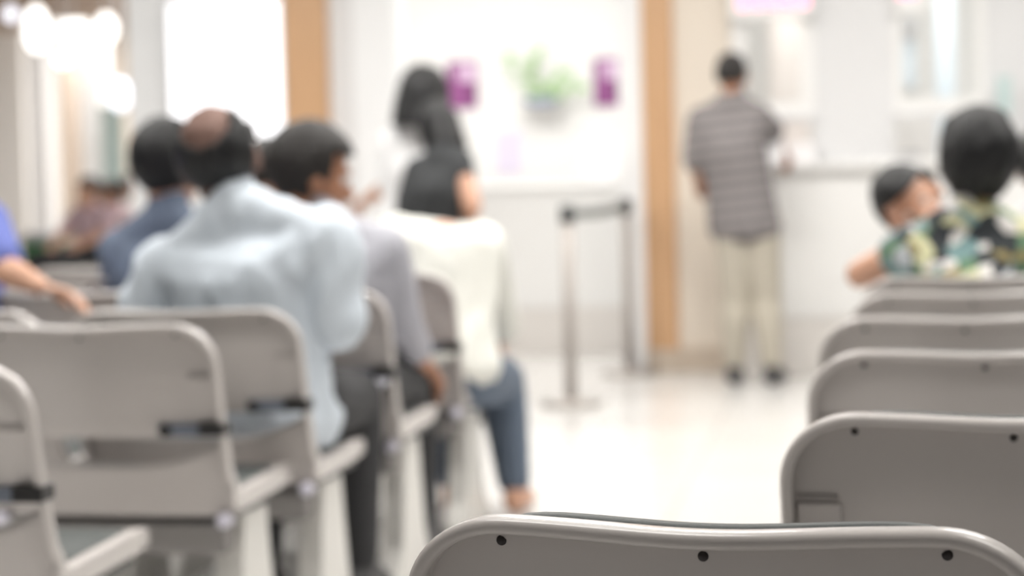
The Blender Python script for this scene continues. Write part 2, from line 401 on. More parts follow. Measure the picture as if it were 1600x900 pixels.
def lerp(a, b, t): return a+(b-a)*t
def hand(B, wrist, d, n, curl=35, spread=.0, side=1, s=1.0):
    """palm and five fingers. d: towards the fingers; n: palm normal; side=+1: thumb on d x n side"""
    d = V(d).normalized(); n = (V(n)-d*V(n).dot(d)).normalized(); w = d.cross(n)*side
    k = [wrist+d*(.085*s)+w*((.030-.020*i)*s) for i in range(4)]
    r = .0115*s
    B.hull([(wrist+w*.018*s, (r*1.15,)*3, None), (wrist-w*.018*s, (r*1.15,)*3, None)]+[(p, (r,)*3, None) for p in (k[0], k[3])])
    for i, L in enumerate((.070, .079, .073, .056)):
        p = k[i]; dd = d.copy(); rr = (.0095, .0097, .0092, .0082)[i]*s
        for j, f in enumerate((.45, .32, .26)):
            a = rad(curl*(1, 1.15, .8)[j]*(.9+.08*i)); dd = (dd*math.cos(a)+n*math.sin(a)).normalized()
            q = p+dd*(L*f*s); B.cap(p, q, rr, rr*.93); p = q; rr *= .92
    b = wrist+w*.024*s+d*.022*s; q = b+(w*.75+d*.6+n*.35).normalized()*.04*s; e = q+(d*.85+w*.25+n*.45).normalized()*.032*s
    B.cap(b, q, .0135*s, .0115*s); B.cap(q, e, .011*s, .0088*s)
def seated():
    J = dict(pel=V((0, .12, .53)), wai=V((0, .09, .70)), che=V((0, .08, .87)), nec=V((0, .10, 1.03)), head=V((0, .14, 1.17)))
    for s, n in ((-1, 'L'), (1, 'R')):
        J['sh'+n] = V((s*.185, .09, .975)); J['el'+n] = V((s*.25, .16, .72)); J['wr'+n] = V((s*.14, .40, .60))
        J['hip'+n] = V((s*.09, .14, .52)); J['kn'+n] = V((s*.13, .56, .50)); J['an'+n] = V((s*.14, .54, .09))
    return J
def standing(h=1.65):
    k = h/1.65
    J = dict(pel=V((0, 0, .92)), wai=V((0, .0, 1.06)), che=V((0, .0, 1.22)), nec=V((0, .0, 1.38)), head=V((0, .025, 1.535)))
    for s, n in ((-1, 'L'), (1, 'R')):
        J['sh'+n] = V((s*.175, 0, 1.335)); J['el'+n] = V((s*.23, -.02, 1.06)); J['wr'+n] = V((s*.22, .10, .84))
        J['hip'+n] = V((s*.09, 0, .88)); J['kn'+n] = V((s*.10, .02, .48)); J['an'+n] = V((s*.105, -.02, .09))
    return {a: b*k for a, b in J.items()}
def head_axes(yw, pt, rl): return Matrix.Rotation(rad(yw), 3, 'Z') @ Matrix.Rotation(rad(rl), 3, 'Y') @ Matrix.Rotation(rad(pt), 3, 'X')
def torso(B, J, g, hem, fem=0, girth=1.0):
    a = [(J['pel'], ((.165+g)*girth, (.115+g)*girth, .10), None), (J['wai'], ((.145-.015*fem+g)*girth, (.105+g)*girth, .10), None),
         (J['che'], ((.162-.012*fem+g)*girth, (.115+g)*girth, .12), None)]
    if hem is not None: a[0] = (J['pel']+V((0, 0, hem)), a[0][1], None)
    B.hull(a[:2]); B.hull(a[1:])
    r = .060+g*.7
    B.hull([(J['shL'], (r,)*3, None), (J['shR'], (r,)*3, None), (J['che'], ((.15+g)*girth, (.112+g)*girth, .10), None)])
    B.hull([(J['shL'], (r*.85,)*3, None), (J['shR'], (r*.85,)*3, None), (J['nec'], (.060+g*.4,)*3, None)])
def hair_mesh(parent, J, R, m, keep, off, drop=None, wob=.004, s=1.0, seed=0):
    bm = bmesh.new(); N, K = 72, 48; c = J['head']
    vv = {}
    def pos(i, j, extra):
        th = 2*PI*i/N; ph = PI*j/K; d = V((math.sin(ph)*math.sin(th), math.sin(ph)*math.cos(th), math.cos(ph)))
        r = V((.078*d.x, .098*d.y, .093*d.z))
        p = r+V((0, -.012, .026)); k = off(d)+extra
        p = p+d*k
        if drop and d.z < .15:                         # long hair falls straight down below the widest ring
            t = min(1, (.15-d.z)/.9); hz = V((d.x, d.y, 0)).normalized(); p = V((hz.x*(.082+off(d)), hz.y*(.100+off(d))-.012, p.z-drop*t**.8))
        p += d*(wob*noise.noise(V((th*2.6+seed, ph*1.2, seed)))+wob*.6*noise.noise(V((th*9+seed, ph*3, 2))))
        return d, c+(R @ (p*s))
    for ex in (0, -.022):
        for i in range(N):
            for j in range(K+1): vv[(ex, i, j)] = pos(i, j, ex)
    ok = {}
    for i in range(N):
        for j in range(K):
            dm = sum((vv[(0, a % N, b)][0] for a, b in ((i, j), (i+1, j), (i+1, j+1), (i, j+1))), V()).normalized()
            ok[(i, j)] = keep(dm)
    bv = {}
    def gv(ex, i, j):
        i %= N
        if j in (0, K): i = 0
        if (ex, i, j) not in bv: bv[(ex, i, j)] = bm.verts.new(vv[(ex, i, j)][1])
        return bv[(ex, i, j)]
    def face(vs):
        u = []
        for v in vs:
            if v not in u: u.append(v)
        if len(u) > 2:
            try: bm.faces.new(u)
            except ValueError: pass
    for (i, j), k in ok.items():
        if not k: continue
        q = ((i, j), (i+1, j), (i+1, j+1), (i, j+1))
        face([gv(0, *a) for a in q]); face([gv(-.022, *a) for a in q[::-1]])
        for a, b, nb in ((q[0], q[1], (i, j-1)), (q[1], q[2], (i+1, j)), (q[2], q[3], (i, j+1)), (q[3], q[0], (i-1, j))):
            nb = (nb[0] % N, nb[1])
            if 0 <= nb[1] < K and not ok[nb]: face([gv(0, *a), gv(0, *b), gv(-.022, *b), gv(-.022, *a)])
    return bm_obj('hair', bm, m, parent, True)
def short_keep(d): return d.z > (.42 if d.y > .45 else (-.05 if d.y > 0 else -.62+.0*d.x)) - (.0)
def person(label, loc, rz, J, group=None, skin='skin', shirt='shirt_white', pants='darkpants', hairm='hair', keep=short_keep, off=lambda d: .008,
           drop=None, hrot=(0, 0, 0), sleeve=.55, hem=.0, fem=0, girth=1.0, hs=1.0, curl=35, voxel=.0065, handdir=None, folds=0, shoes=True, scale=1.0, collar=True,
           slv_r=.062, hwob=.004, bare_foot=False, seed=0):
    J = {k: v*scale for k, v in J.items()}
    B = Blob(); R = head_axes(*hrot); h = J['head']
    torso(B, J, -.006, None, fem, girth)
    hd = lambda x, y, z: h+R @ (V((x, y, z))*hs)
    B.cap(J['nec'], hd(0, -.02, -.05), .058, .054*hs)
    E = lambda c, r: B.ell(hd(*c), tuple(q*hs for q in r), R)
    E((0, -.012, .026), (.076, .096, .091)); E((0, .028, -.03), (.060, .064, .082)); E((0, .048, -.085), (.040, .036, .028))
    B.hull([(hd(0, .088, .004), (.006*hs,)*3, None), (hd(0, .108, -.034), (.012*hs,)*3, None), (hd(.014, .094, -.038), (.008*hs,)*3, None), (hd(-.014, .094, -.038), (.008*hs,)*3, None)])
    E((0, .086, -.062), (.025, .012, .006)); E((0, .084, -.073), (.022, .012, .006)); E((0, .080, .022), (.050, .014, .010))
    for s in (-1, 1): E((s*.078, -.006, -.012), (.011, .024, .034))
    for s, n in ((-1, 'L'), (1, 'R')):
        B.cap(J['sh'+n], J['el'+n], .050*girth**.5, .041); B.cap(J['el'+n], lerp(J['el'+n], J['wr'+n], .35), .041, .042); B.cap(lerp(J['el'+n], J['wr'+n], .3), J['wr'+n], .042, .027)
        hdv = (handdir or {}).get(n)
        if hdv is None: d, nn = (J['wr'+n]-J['el'+n]).normalized(), V((-s*.3, -.1, -1))
        else: d, nn = V(hdv[0]), V(hdv[1])
        dd = d.normalized(); n0 = (nn-dd*nn.dot(dd)).normalized(); w = dd.cross(n0)
        hand(B, J['wr'+n], d, nn, curl, side=(1 if w.x*(-s) > 0 else -1), s=hs)
        B.cap(J['hip'+n], J['kn'+n], .088*girth, .058); kn, an = J['kn'+n], J['an'+n]
        mid = lerp(kn, an, .3)+V((0, -.012, 0)); B.cap(kn, mid, .056, .056); B.cap(mid, an, .056, .036)
        tn = (0 if abs(J['pel'].z) < 0 else 1)
        B.hull([(an+V((0, -.03, -.045)), (.034, .034, .036), None), (an+V((s*.015, .13, -.058)), (.040, .045, .024), None), (an, (.036,)*3, None)])
    body = B.build('person', skin, voxel, 3)
    body.location = loc; body.rotation_euler = (0, 0, rz); tag(body, label, 'person', group)
    # shirt
    S = Blob(); torso(S, J, .016, hem, fem, girth)
    if collar: S.cap(J['nec']-V((0, 0, .02)), lerp(J['nec'], h, .28), .072, .064)
    for s, n in ((-1, 'L'), (1, 'R')):
        t = sleeve[n] if isinstance(sleeve, dict) else sleeve
        if t <= .5: S.cap(J['sh'+n], lerp(J['sh'+n], J['el'+n], t*2), slv_r*girth**.5+.006, slv_r)
        else:
            S.cap(J['sh'+n], J['el'+n], slv_r*girth**.5+.006, slv_r-.006); S.cap(J['el'+n], lerp(J['el'+n], J['wr'+n], t*2-1), slv_r-.006, slv_r-.016)
    def post(me):
        if not folds: return
        me.update(); nr = [v.normal.copy() for v in me.vertices]
        for v, n in zip(me.vertices, nr):
            p = v.co; q = V((p.x*9+p.z*4, p.y*5, p.z*2.2-p.x*3)); r = V((p.x*16-p.z*7+3, p.y*7, p.z*5))
            f = (1-abs(noise.noise(q+V((seed, 0, 0)))*1.6))*.6+.5*noise.noise(r)
            v.co += n*max(-.003, folds*(f-.30))
    S.build('shirt', shirt, .009, 6, body, post)
    T = Blob()
    T.hull([(J['pel'], (.165*girth+.012, .115*girth+.012, .10), None), (J['hipL'], (.09,)*3, None), (J['hipR'], (.09,)*3, None)])
    for n in 'LR':
        T.cap(J['hip'+n], J['kn'+n], .100*girth, .077); md = lerp(J['kn'+n], J['an'+n], .3)+V((0, -.012, 0)); T.cap(J['kn'+n], md, .077, .076); T.cap(md, lerp(J['kn'+n], J['an'+n], .93), .076, .058)
    T.build('trousers', pants, .010, 5, body)
    if not bare_foot:
        for s, n in ((-1, 'L'), (1, 'R')):
            F = Blob(); an = J['an'+n]
            F.hull([(an+V((0, -.035, -.045)), (.040, .042, .042), None), (an+V((s*.015, .14, -.058)), (.047, .05, .031), None), (an+V((0, 0, -.005)), (.044,)*3, None)])
            F.build('shoe', 'shoe', .008, 3, body)
    if keep: hair_mesh(body, J, R, hairm, keep, off, drop, hwob, hs, seed)
    for s in (-1, 1):
        bm = bmesh.new(); bmesh.ops.create_uvsphere(bm, u_segments=14, v_segments=10, radius=.0115*hs)
        bmesh.ops.translate(bm, verts=bm.verts, vec=hd(s*.030, .0745, .0)); eo = bm_obj('eye', bm, 'eye', body, True)
        bm = bmesh.new(); bmesh.ops.create_uvsphere(bm, u_segments=12, v_segments=8, radius=.0052*hs)
        bmesh.ops.translate(bm, verts=bm.verts, vec=hd(s*.030, .0822, .0)); bm_obj('iris', bm, 'hair_b', eo, True)
    return body
def local(p, loc, rz): return Matrix.Rotation(-rz, 3, 'Z') @ (V(p)-V(loc))
def fit(J, loc, rz, Y, **px):
    """put named joints where the photograph shows them, at distance Y (a pair overrides Y)"""
    for k, v in px.items():
        y = v[2] if len(v) > 2 else Y
        J[k] = local(at(v[0], v[1], y), loc, rz)
    return J

# balding person in pale blue shirt
loc = V((atx(385, 560, 4.92), 4.80, 0)); J = seated()
fit(J, loc, 0, 4.97, head=(343, 248, 5.0), nec=(372, 322, 4.97), shL=(262, 418), shR=(505, 378), che=(380, 440), wai=(395, 540), pel=(405, 640), elL=(212, 528), elR=(528, 500))
for n, s in (('L', -1), ('R', 1)): J['wr'+n] = J['el'+n]+V((-s*.10, .26, -.05))
for n, s in (('L', -1), ('R', 1)):
    J['hip'+n] = J['pel']+V((s*.09, .04, -.005)); J['kn'+n] = J['pel']+V((s*.13, .44, -.02)); J['an'+n] = V((J['kn'+n].x, J['kn'+n].y-.02, .09))
person('balding person in a pale blue shirt, back to us, on the left chairs', loc, 0, J, skin='scalp', shirt='shirt_blue', hairm='hair',
       keep=lambda d: d.z > -.80 and d.dot(V((0, -.68, .733))) < .69+.06*noise.noise(d*5) and not (d.z > .36 and d.y > -.18) and not (d.y > .28 and d.z < .25) and not (abs(d.x) > .80 and -.40 < d.z < -.02 and d.y > -.2),
       off=lambda d: .010, hrot=(0, 4, -9), sleeve=.58, hem=-.02, girth=1.12, hs=1.15, folds=.032, slv_r=.074)

# person in steel blue shirt, half hidden behind the balding one
loc = V((LX-.48, 6.12, 0)); J = seated(); x = local(at(262, 262, 6.25), loc, 0)
fit(J, loc, 0, 6.25, head=(264, 258, 6.28), nec=(262, 338), shL=(187, 392), shR=(335, 380), che=(255, 430))
J['elL'] = J['shL']+V((-.03, .10, -.26)); J['elR'] = J['shR']+V((.03, .10, -.26)); J['wrL'] = J['elL']+V((.1, .24, -.05)); J['wrR'] = J['elR']+V((-.1, .24, -.05))
person('dark-haired person in a steel blue shirt, partly hidden behind the balding head', loc, 0, J, shirt='shirt_navy', hrot=(-18, 6, 0), keep=lambda d: d.z > (.40 if d.y > .4 else (-.25 if d.y > 0 else -.88)), off=lambda d: .016, sleeve=.5, hs=1.12, folds=.006)

# person in lavender grey, looking right
loc = V((LX+.06, 5.52, 0)); J = seated()
fit(J, loc, 0, 5.70, head=(488, 272, 5.71), nec=(497, 348), shL=(425, 395), shR=(600, 392), che=(520, 440), wai=(510, 530), elR=(628, 505, 5.77), wrR=(662, 570, 5.97), elL=(415, 500))
J['wrL'] = J['elL']+V((.12, .24, -.05))
person('dark-haired person in a lavender grey shirt with the face turned to the right', loc, 0, J, skin='skin_b', shirt='shirt_grey', hairm='hair_b', hrot=(-62, -14, 0),
       keep=lambda d: d.z > (.38 if d.y > .35 else (-.40 if d.y > 0 else -.90)), off=lambda d: .016, sleeve=.80, folds=.010, slv_r=.066, hs=1.10, girth=1.05)

# bent-over person in cream
loc = V((atx(690, 560, 6.35), 6.31, 0)); J = seated()
fit(J, loc, 0, 6.55, che=(693, 404, 6.58), shL=(622, 372, 6.66), shR=(755, 386, 6.66), nec=(700, 388, 6.76), head=(706, 432, 6.94), wai=(688, 500, 6.48), pel=(685, 590, 6.42), elR=(778, 505, 6.76), wrR=(776, 545, 6.96), elL=(628, 505, 6.76), wrL=(665, 565, 7.0))
J['hipR'] = J['pel']+V((.09, .05, 0)); J['hipL'] = J['pel']+V((-.09, .05, 0))
J['knR'] = local(at(785, 594, 6.85), loc, 0); J['anR'] = local(at(804, 790, 6.78), loc, 0); J['anR'].z = .09
J['knL'] = J['pel']+V((-.05, .46, -.02)); J['anL'] = V((J['knL'].x, J['knL'].y-.02, .09))
person('person in a cream shirt and blue jeans bent forward with the head out of sight', loc, 0, J, shirt='shirt_cream', pants='jeans', hrot=(0, -62, 0), sleeve=.52, hem=.03, folds=.014, slv_r=.074, bare_foot=True, girth=1.08)

# two people standing at the reception
loc = V((atx(650, 400, 9.9), 9.9, 0)); rz = rad(6); J = standing(1.56)
fit(J, loc, rz, 9.9, head=(660, 152), nec=(650, 206), shL=(613, 222), shR=(690, 222), che=(650, 265), elL=(608, 290), wrL=(573, 312, 10.05), elR=(700, 290))
J['wrR'] = J['elR']+V((0, .2, -.02))
person('black bobbed person in a white blouse standing at the reception counter', loc, rz, J, shirt='shirt_white', hrot=(-8, 0, 4), keep=lambda d: not (d.y > .35 and d.z < .35), off=lambda d: .030+.020*max(0, -d.z)+.012*max(0, d.x), drop=.012, hs=1.05, sleeve=.50, fem=1, slv_r=.058, voxel=.008)
loc = V((atx(690, 400, 9.2), 9.2, 0)); rz = rad(-8); J = standing(1.50)
fit(J, loc, rz, 9.2, head=(688, 202, 9.33), nec=(692, 246), shL=(655, 268), shR=(716, 254), che=(683, 305), wai=(672, 360), elR=(738, 322, 9.08), wrR=(726, 356, 9.32), elL=(648, 330))
J['wrL'] = J['elL']+V((.05, .2, -.04))
person('dark-haired person in a black short-sleeved top, in front of the white blouse', loc, rz, J, shirt='shirt_black', hrot=(15, -22, -18), sleeve={'L': .24, 'R': .15}, fem=1, keep=lambda d: not (d.y > .35 and d.z < .35), off=lambda d: .010, drop=.03, hs=1.04, girth=1.12, voxel=.008, slv_r=.058)

# striped shirt at the teller counter
loc = V((atx(1178, 597, 10.75), 10.75, 0)); rz = rad(-6); J = standing(1.66)
fit(J, loc, rz, 10.78, head=(1144, 118), nec=(1146, 158), shL=(1096, 188), shR=(1182, 182), che=(1142, 235), wai=(1155, 290), pel=(1164, 345), elL=(1086, 252), wrL=(1092, 280, 10.95), elR=(1206, 206, 10.90), wrR=(1222, 236, 11.05))
J['hipL'] = local(at(1148, 362, 10.78), loc, rz); J['hipR'] = local(at(1188, 362, 10.78), loc, rz)
J['knL'] = local(at(1150, 470, 10.80), loc, rz); J['knR'] = local(at(1198, 470, 10.80), loc, rz)
J['anL'] = local(at(1148, 582, 10.78), loc, rz); J['anR'] = local(at(1206, 582, 10.74), loc, rz)
for n in 'LR': J['an'+n].z = .09
person('standing person in a grey striped polo shirt and khaki trousers at the teller window', loc, rz, J, skin='skin_b', shirt='shirt_stripe', pants='khaki', hairm='hair_b', hrot=(-10, 3, 0), sleeve=.47, hem=-.04, girth=1.06, slv_r=.068, voxel=.008, hs=.93)

# floral shirt, and the child looking over the shoulder
loc = V((.30, 5.68, 0)); J = seated()
fit(J, loc, 0, 5.85, head=(1527, 262, 5.88), nec=(1517, 338), shL=(1425, 390), shR=(1612, 385), che=(1508, 440), elL=(1364, 445, 5.95), elR=(1640, 480))
loc_f = loc
J['wrL'] = J['elL']+V((.10, .24, .06)); J['wrR'] = J['elR']+V((-.08, .26, 0))
J['elL'] = local(at(1344, 428, 5.92), loc, 0)
person('black-haired person in a floral print shirt on the right chairs', loc, 0, J, skin='skin', shirt='shirt_floral', keep=lambda d: d.z > (.38 if d.y > .35 else (-.35 if d.y > 0 else -.92)),
       off=lambda d: .020+.018*max(0, d.z)+.012*max(0, -d.y), hrot=(0, 0, 3), sleeve={'L': .12, 'R': .28}, fem=1, hs=1.06, slv_r=.064, girth=1.05, hwob=.010, seed=5)
loc = V((atx(1428, 400, 6.2), 6.2, 0)); rz = PI; J = seated(); J = {k: v*.72 for k, v in J.items()}
for k in J: J[k] = J[k]+V((0, 0, .22))
fit(J, loc, rz, 6.2, head=(1428, 322), nec=(1446, 385), che=(1450, 430), shL=(1490, 408), shR=(1412, 408), wai=(1455, 490), pel=(1455, 540))
for n, s in (('L', -1), ('R', 1)):
    J['hip'+n] = J['pel']+V((s*.06, .02, 0)); J['kn'+n] = J['hip'+n]+V((s*.05, .22, .02)); J['an'+n] = J['kn'+n]+V((0, .02, -.26)); J['el'+n] = J['sh'+n]+V((s*.02, .05, -.17)); J['wr'+n] = J['el'+n]+V((-s*.04, .15, .02))
person('small dark-haired child facing us over the shoulder of the floral shirt', loc, rz, J, skin='skin', shirt='shirt_white', hrot=(2, -4, 44), keep=lambda d: d.z > (.30 if d.y > 0 else -.6), off=lambda d: .018, hs=1.0, girth=.78, slv_r=.045, bare_foot=True)
# white shirt cut by the right edge
loc = V((atx(1640, 400, 6.5), 6.5, 0)); J = seated()
fit(J, loc, 0, 6.6, head=(1636, 262, 6.65), nec=(1634, 330), shL=(1572, 368), shR=(1705, 368), che=(1636, 410))
J['elL'] = J['shL']+V((-.03, .1, -.25)); J['wrL'] = J['elL']+V((.1, .24, -.03)); J['elR'] = J['shR']+V((.03, .1, -.25)); J['wrR'] = J['elR']+V((-.1, .24, -.03))
person('person in a white shirt cut off by the right edge beside the floral shirt', loc, 0, J, shirt='shirt_white', drop=None, off=lambda d: .016, sleeve=.45)

# blue sleeve at the left edge, forearm along a chair top
loc = V((atx(-90, 500, 5.45), 5.42, 0)); J = seated()
fit(J, loc, 0, 5.5, head=(-85, 240, 5.52), nec=(-80, 315), shL=(-170, 372), shR=(-24, 350, 5.45), che=(-95, 420), elR=(4, 420, 5.34), wrR=(60, 446, 5.30))
J['elL'] = J['shL']+V((-.03, .1, -.25)); J['wrL'] = J['elL']+V((.1, .24, -.03))
person('person in a royal blue sleeve at the left edge, bare forearm along a chair top', loc, 0, J, shirt='shirt_royal', sleeve=.40, off=lambda d: .012, slv_r=.066, handdir={'R': ((.9, 0, -.25), (0, -.2, -1))}, curl=20)
# sliver of a head between the balding one and the lavender shirt
loc = V((atx(418, 500, 7.0), 6.9, 0)); J = seated()
fit(J, loc, 0, 7.1, head=(420, 272, 7.1), nec=(420, 335), shL=(355, 380), shR=(485, 380), che=(420, 420))
J['elL'] = J['shL']+V((-.03, .1, -.25)); J['wrL'] = J['elL']+V((.1, .24, -.03)); J['elR'] = J['shR']+V((.03, .1, -.25)); J['wrR'] = J['elR']+V((-.1, .24, -.03))
person('person glimpsed in the gap between the balding head and the lavender shirt', loc, 0, J, skin='skin', shirt='shirt_cream', hairm='hair_b', off=lambda d: .008, voxel=.009)
place_chair('M6', atx(420, 600, 6.8), 6.95, RL, 'chair mostly hidden, under the person glimpsed behind the balding head', GL)
place_chair('R7', atx(1640, 600, 6.4), 6.42, 0, 'chair under the white-shirted person at the right edge', GR)
# far seated people
for k, (px, py, sh, lb) in enumerate([(141, 302, 'shirt_pink', 'far pale pink person, the left one of the blurred pair'),
                                      (178, 304, 'shirt_pink', 'far pale pink person, the right one of the blurred pair'),
                                      (211, 292, 'shirt_white', 'far seated person in white, beside the steel blue shoulder')]):
    Y = 15.5+1.2*k; loc = V((atx(px, py, Y), Y, 0)); rz = rad(150-25*k); J = seated()
    dz = atz(px, py, Y)-J['head'].z
    for q in ('head', 'nec', 'shL', 'shR', 'che', 'wai'): J[q] = J[q]+V((0, 0, dz*(1 if q in ('head', 'nec') else .8)))
    person(lb, loc-Matrix.Rotation(rz, 3, 'Z') @ V((0, .12, 0)), rz, J, 'people seated far behind', shirt=sh, pants='darkpants', hairm='hair_b', off=lambda d: .012, voxel=.012, sleeve=.5)
    place_chair('far%d' % k, *(loc-Matrix.Rotation(rz, 3, 'Z') @ V((0, .11, 0)))[:2], rz, ['chair under the left far pink person', 'chair under the right far pink person', 'chair under the far person in white'][k], 'waiting chairs far behind')

# ------------------------------------------------------------------ setting
def plane_box(name, m, x0, x1, y0, y1, z0, z1): return struct(boxobj(name, m, x0, x1, y0, y1, z0, z1))
CEIL = 2.85
plane_box('floor', 'floor', -16, 7, -3, 38, -.05, 0)
plane_box('ceiling', 'ceil', -6.2, 7, -1.2, 17, CEIL, CEIL+.06)
plane_box('ceiling_hall', 'tan', -16, -3.3, 17.0, 38, 3.5, 3.56)
# right teller wall: cream section, then a counter with windows
YW = 11.45
xC0, xC1 = atx(1007, 300, YW), atx(1050, 300, YW)      # orange column
xW1 = atx(1140, 100, YW)
g = empty('wooden_column', (0, 0, 0)); g.name = 'trim_1'; struct(g)
boxobj('shaft', 'wood', xC0, xC1+.02, YW-.03, YW+.14, .12, CEIL, g, .006); boxobj('plinth', 'skirt', xC0-.004, xC1+.024, YW-.04, YW+.142, 0, .12, g, .004)
plane_box('wall_cream', 'cream', xC1+.02, xW1, YW, YW+.12, 0, CEIL)
plane_box('baseboard_right', 'skirt', xC1+.024, xW1+.02, YW-.018, YW, 0, .13)
XR = 4.6
yC = 11.22                                             # front face of the counter
ctz = 1.10
c = empty('teller_counter', (xW1+1, yC, 0)); tag(c, 'long white teller counter the striped person leans on', 'counter')
def chl(name, m, x0, x1, y0, y1, z0, z1, p, bev=0):
    o = boxobj(name, m, x0, x1, y0, y1, z0, z1, None, bev); o.parent = p; o.matrix_parent_inverse = Matrix.Translation(-p.location); return o
chl('front_panel', 'laminate', xW1-.03, XR, yC, YW+.02, .30, ctz-.035, c)
chl('toe_band', 'paleseat', xW1-.03, XR, yC+.01, YW+.02, 0, .30, c)
chl('counter_top', 'laminate', xW1-.05, XR, yC-.06, YW+.45, ctz-.035, ctz, c, .006)
# wall above the counter: pillars and frames of the two windows
x1a, x1b = atx(1146, 100, YW), atx(1272, 100, YW); x2a, x2b = atx(1397, 100, YW), atx(1540, 100, YW)
zs = atz(1235, 180, YW)
plane_box('wall_teller_pillar', 'greywhite', x1b, x2a, YW, YW+.10, ctz, CEIL)
plane_box('wall_right_pillar', 'greywhite', x2b, XR, YW, YW+.10, ctz, CEIL)
zh = atz(1200, 0, YW)+.05
for nm, a, b in (('1', x1a, x1b), ('2', x2a, x2b)):
    w = empty('window_'+nm, (a, YW, ctz)); struct(w)
    fr = bmesh.new(); t = .045 if nm == '2' else .07
    box(fr, a, a+t, YW-.01, YW+.09, zs, zh+.5, .004); box(fr, b-t, b, YW-.01, YW+.09, zs, zh+.5, .004); box(fr, a, b, YW-.012, YW+.092, zh+.1, zh+.16, .004)
    box(fr, a-.002, b+.002, YW-.013, YW+.093, zs, zs+.07, .004)
    f = bm_obj('window_frame', fr, 'white'); f.parent = w; f.matrix_parent_inverse = Matrix.Translation(-w.location)
    chl('window_sill', 'greywhite', a, b, YW-.05, YW+.12, zs-.03, zs, w, .004)
    chl('window_pane', 'glass', a+t, b-t, YW+.035, YW+.043, zs+.07, zh+.1, w)
    plane_box('wall_over_window_'+nm, 'white', a, b, YW+.001, YW+.095, zh+.5, CEIL)
    s = empty('led_sign', (0, 0, 0)); tag(s, ['pink glowing sign above the teller window by the striped person', 'small pale pink glowing sign above the farther right teller window'][nm == '2'], 'sign')
    if nm == '1':
        boxobj('casing', 'white', a-.01, b, YW-.09, YW-.02, zh-.155, zh+.06, s, .006)
        for i in range(5): boxobj('led_segment', 'led', a+.035+i*.078, a+.035+i*.078+.055, YW-.094, YW-.088, zh-.10, zh+.03, s)
    else:
        boxobj('casing', 'white', a+.01, a+.18, YW-.09, YW-.02, zh-.15, zh+.06, s, .006)
        boxobj('led_segment', 'led', a+.02, a+.12, YW-.094, YW-.088, zh-.07, zh+.03, s)
# the office behind the windows
YB = 14.2
plane_box('wall_office_back', 'white', xC0, XR, YB, YB+.1, 0, CEIL)
plane_box('wall_office_left', 'inner', xC1+.02, xC1+.10, YW+.12, YB, 0, CEIL)
xa, xb = atx(1203, 100, 13.0), atx(1262, 100, 13.0)
g = empty('office_cabinet', ((xa+xb)/2, 13, 0)); tag(g, 'pale beige cabinet seen through the teller window by the striped person', 'cabinet')
chl('body', 'inner', xa, xb, 12.9, 13.3, 0, 2.0, g, .01); chl('door', 'inner', xa+.02, xb-.02, 12.885, 12.90, 1.35, 1.97, g, .004); chl('door', 'inner', xa+.02, xb-.02, 12.885, 12.90, .1, 1.32, g, .004)
g = empty('wall_machine', (0, 0, 0)); g.name = 'ticket_machine'; tag(g, 'grey machine with a pale blue front in the farther right window', 'machine')
xa, xb = atx(1404, 60, 12.4), atx(1430, 60, 12.4); z0, z1, z2 = atz(1415, 135, 12.4), atz(1415, 62, 12.4), atz(1415, 27, 12.4)
boxobj('body', 'paleblue', xa, xb, 12.42, 12.6, z0, z1, g, .006); boxobj('head', 'machine', xa-.005, xb+.005, 12.40, 12.6, z1, z2, g, .008); boxobj('stand', 'white', xa+.01, xb-.01, 12.47, 12.59, 0, z0, g)
g = empty('blue_banner', (0, 0, 0)); g.name = 'roll_up_banner'; tag(g, 'narrow pale blue banner inside the farther right window', 'banner')
xa, xb = atx(1462, 60, 12.9), atx(1491, 60, 12.9)
boxobj('fabric', 'paleblue', xa, xb, 12.9, 12.906, .08, 2.3, g); boxobj('foot', 'bezel', xa-.02, xb+.02, 12.83, 12.98, 0, .08, g, .01); boxobj('top_bar', 'bezel', xa-.005, xb+.005, 12.895, 12.912, 2.3, 2.33, g)
g = boxobj('document_tray', 'machine', atx(1405, 235, 11.35), atx(1440, 235, 11.35), 11.28, 11.42, ctz, ctz+.045, None, .006); tag(g, 'small grey document tray on the teller counter under the farther right window', 'tray')
bm = bmesh.new(); xt = atx(1567, 155, 11.35); cyl(bm, (xt, 11.34, ctz), (xt, 11.34, ctz+.01), .06, bev=.003); cyl(bm, (xt, 11.34, ctz+.01), (xt, 11.34, ctz+.24), .011)
g = empty('desk_stand', (0, 0, 0)); g.name = 'notice_stand'; tag(g, 'dark teal notice stand on the counter above the black-haired floral shirt', 'stand')
bm_obj('base', bm, 'machine', g); boxobj('plate', 'teal', xt-.03, xt+.04, 11.325, 11.337, ctz+.22, ctz+.42, g, .004)
# papers by the striped person
p0 = at(1247, 218, 11.38)
g = boxobj('paper_stack', 'paper', p0.x-.09, p0.x+.09, 11.20, 11.42, ctz, ctz+.10, None, .01); tag(g, 'stack of white papers on the counter in front of the striped person', 'papers')
p0 = at(1207, 234, 10.88)
t = bmesh.new(); box(t, -.055, .055, -.003, .003, -.075, .075, .002); bmesh.ops.transform(t, matrix=Matrix.Translation((p0.x, 10.88, p0.z)) @ Matrix.Rotation(rad(-20), 4, 'X') @ Matrix.Rotation(rad(15), 4, 'Z'), verts=t.verts)
g = bm_obj('document', t, 'paper'); tag(g, 'white document held in front of the striped person at elbow height', 'document')

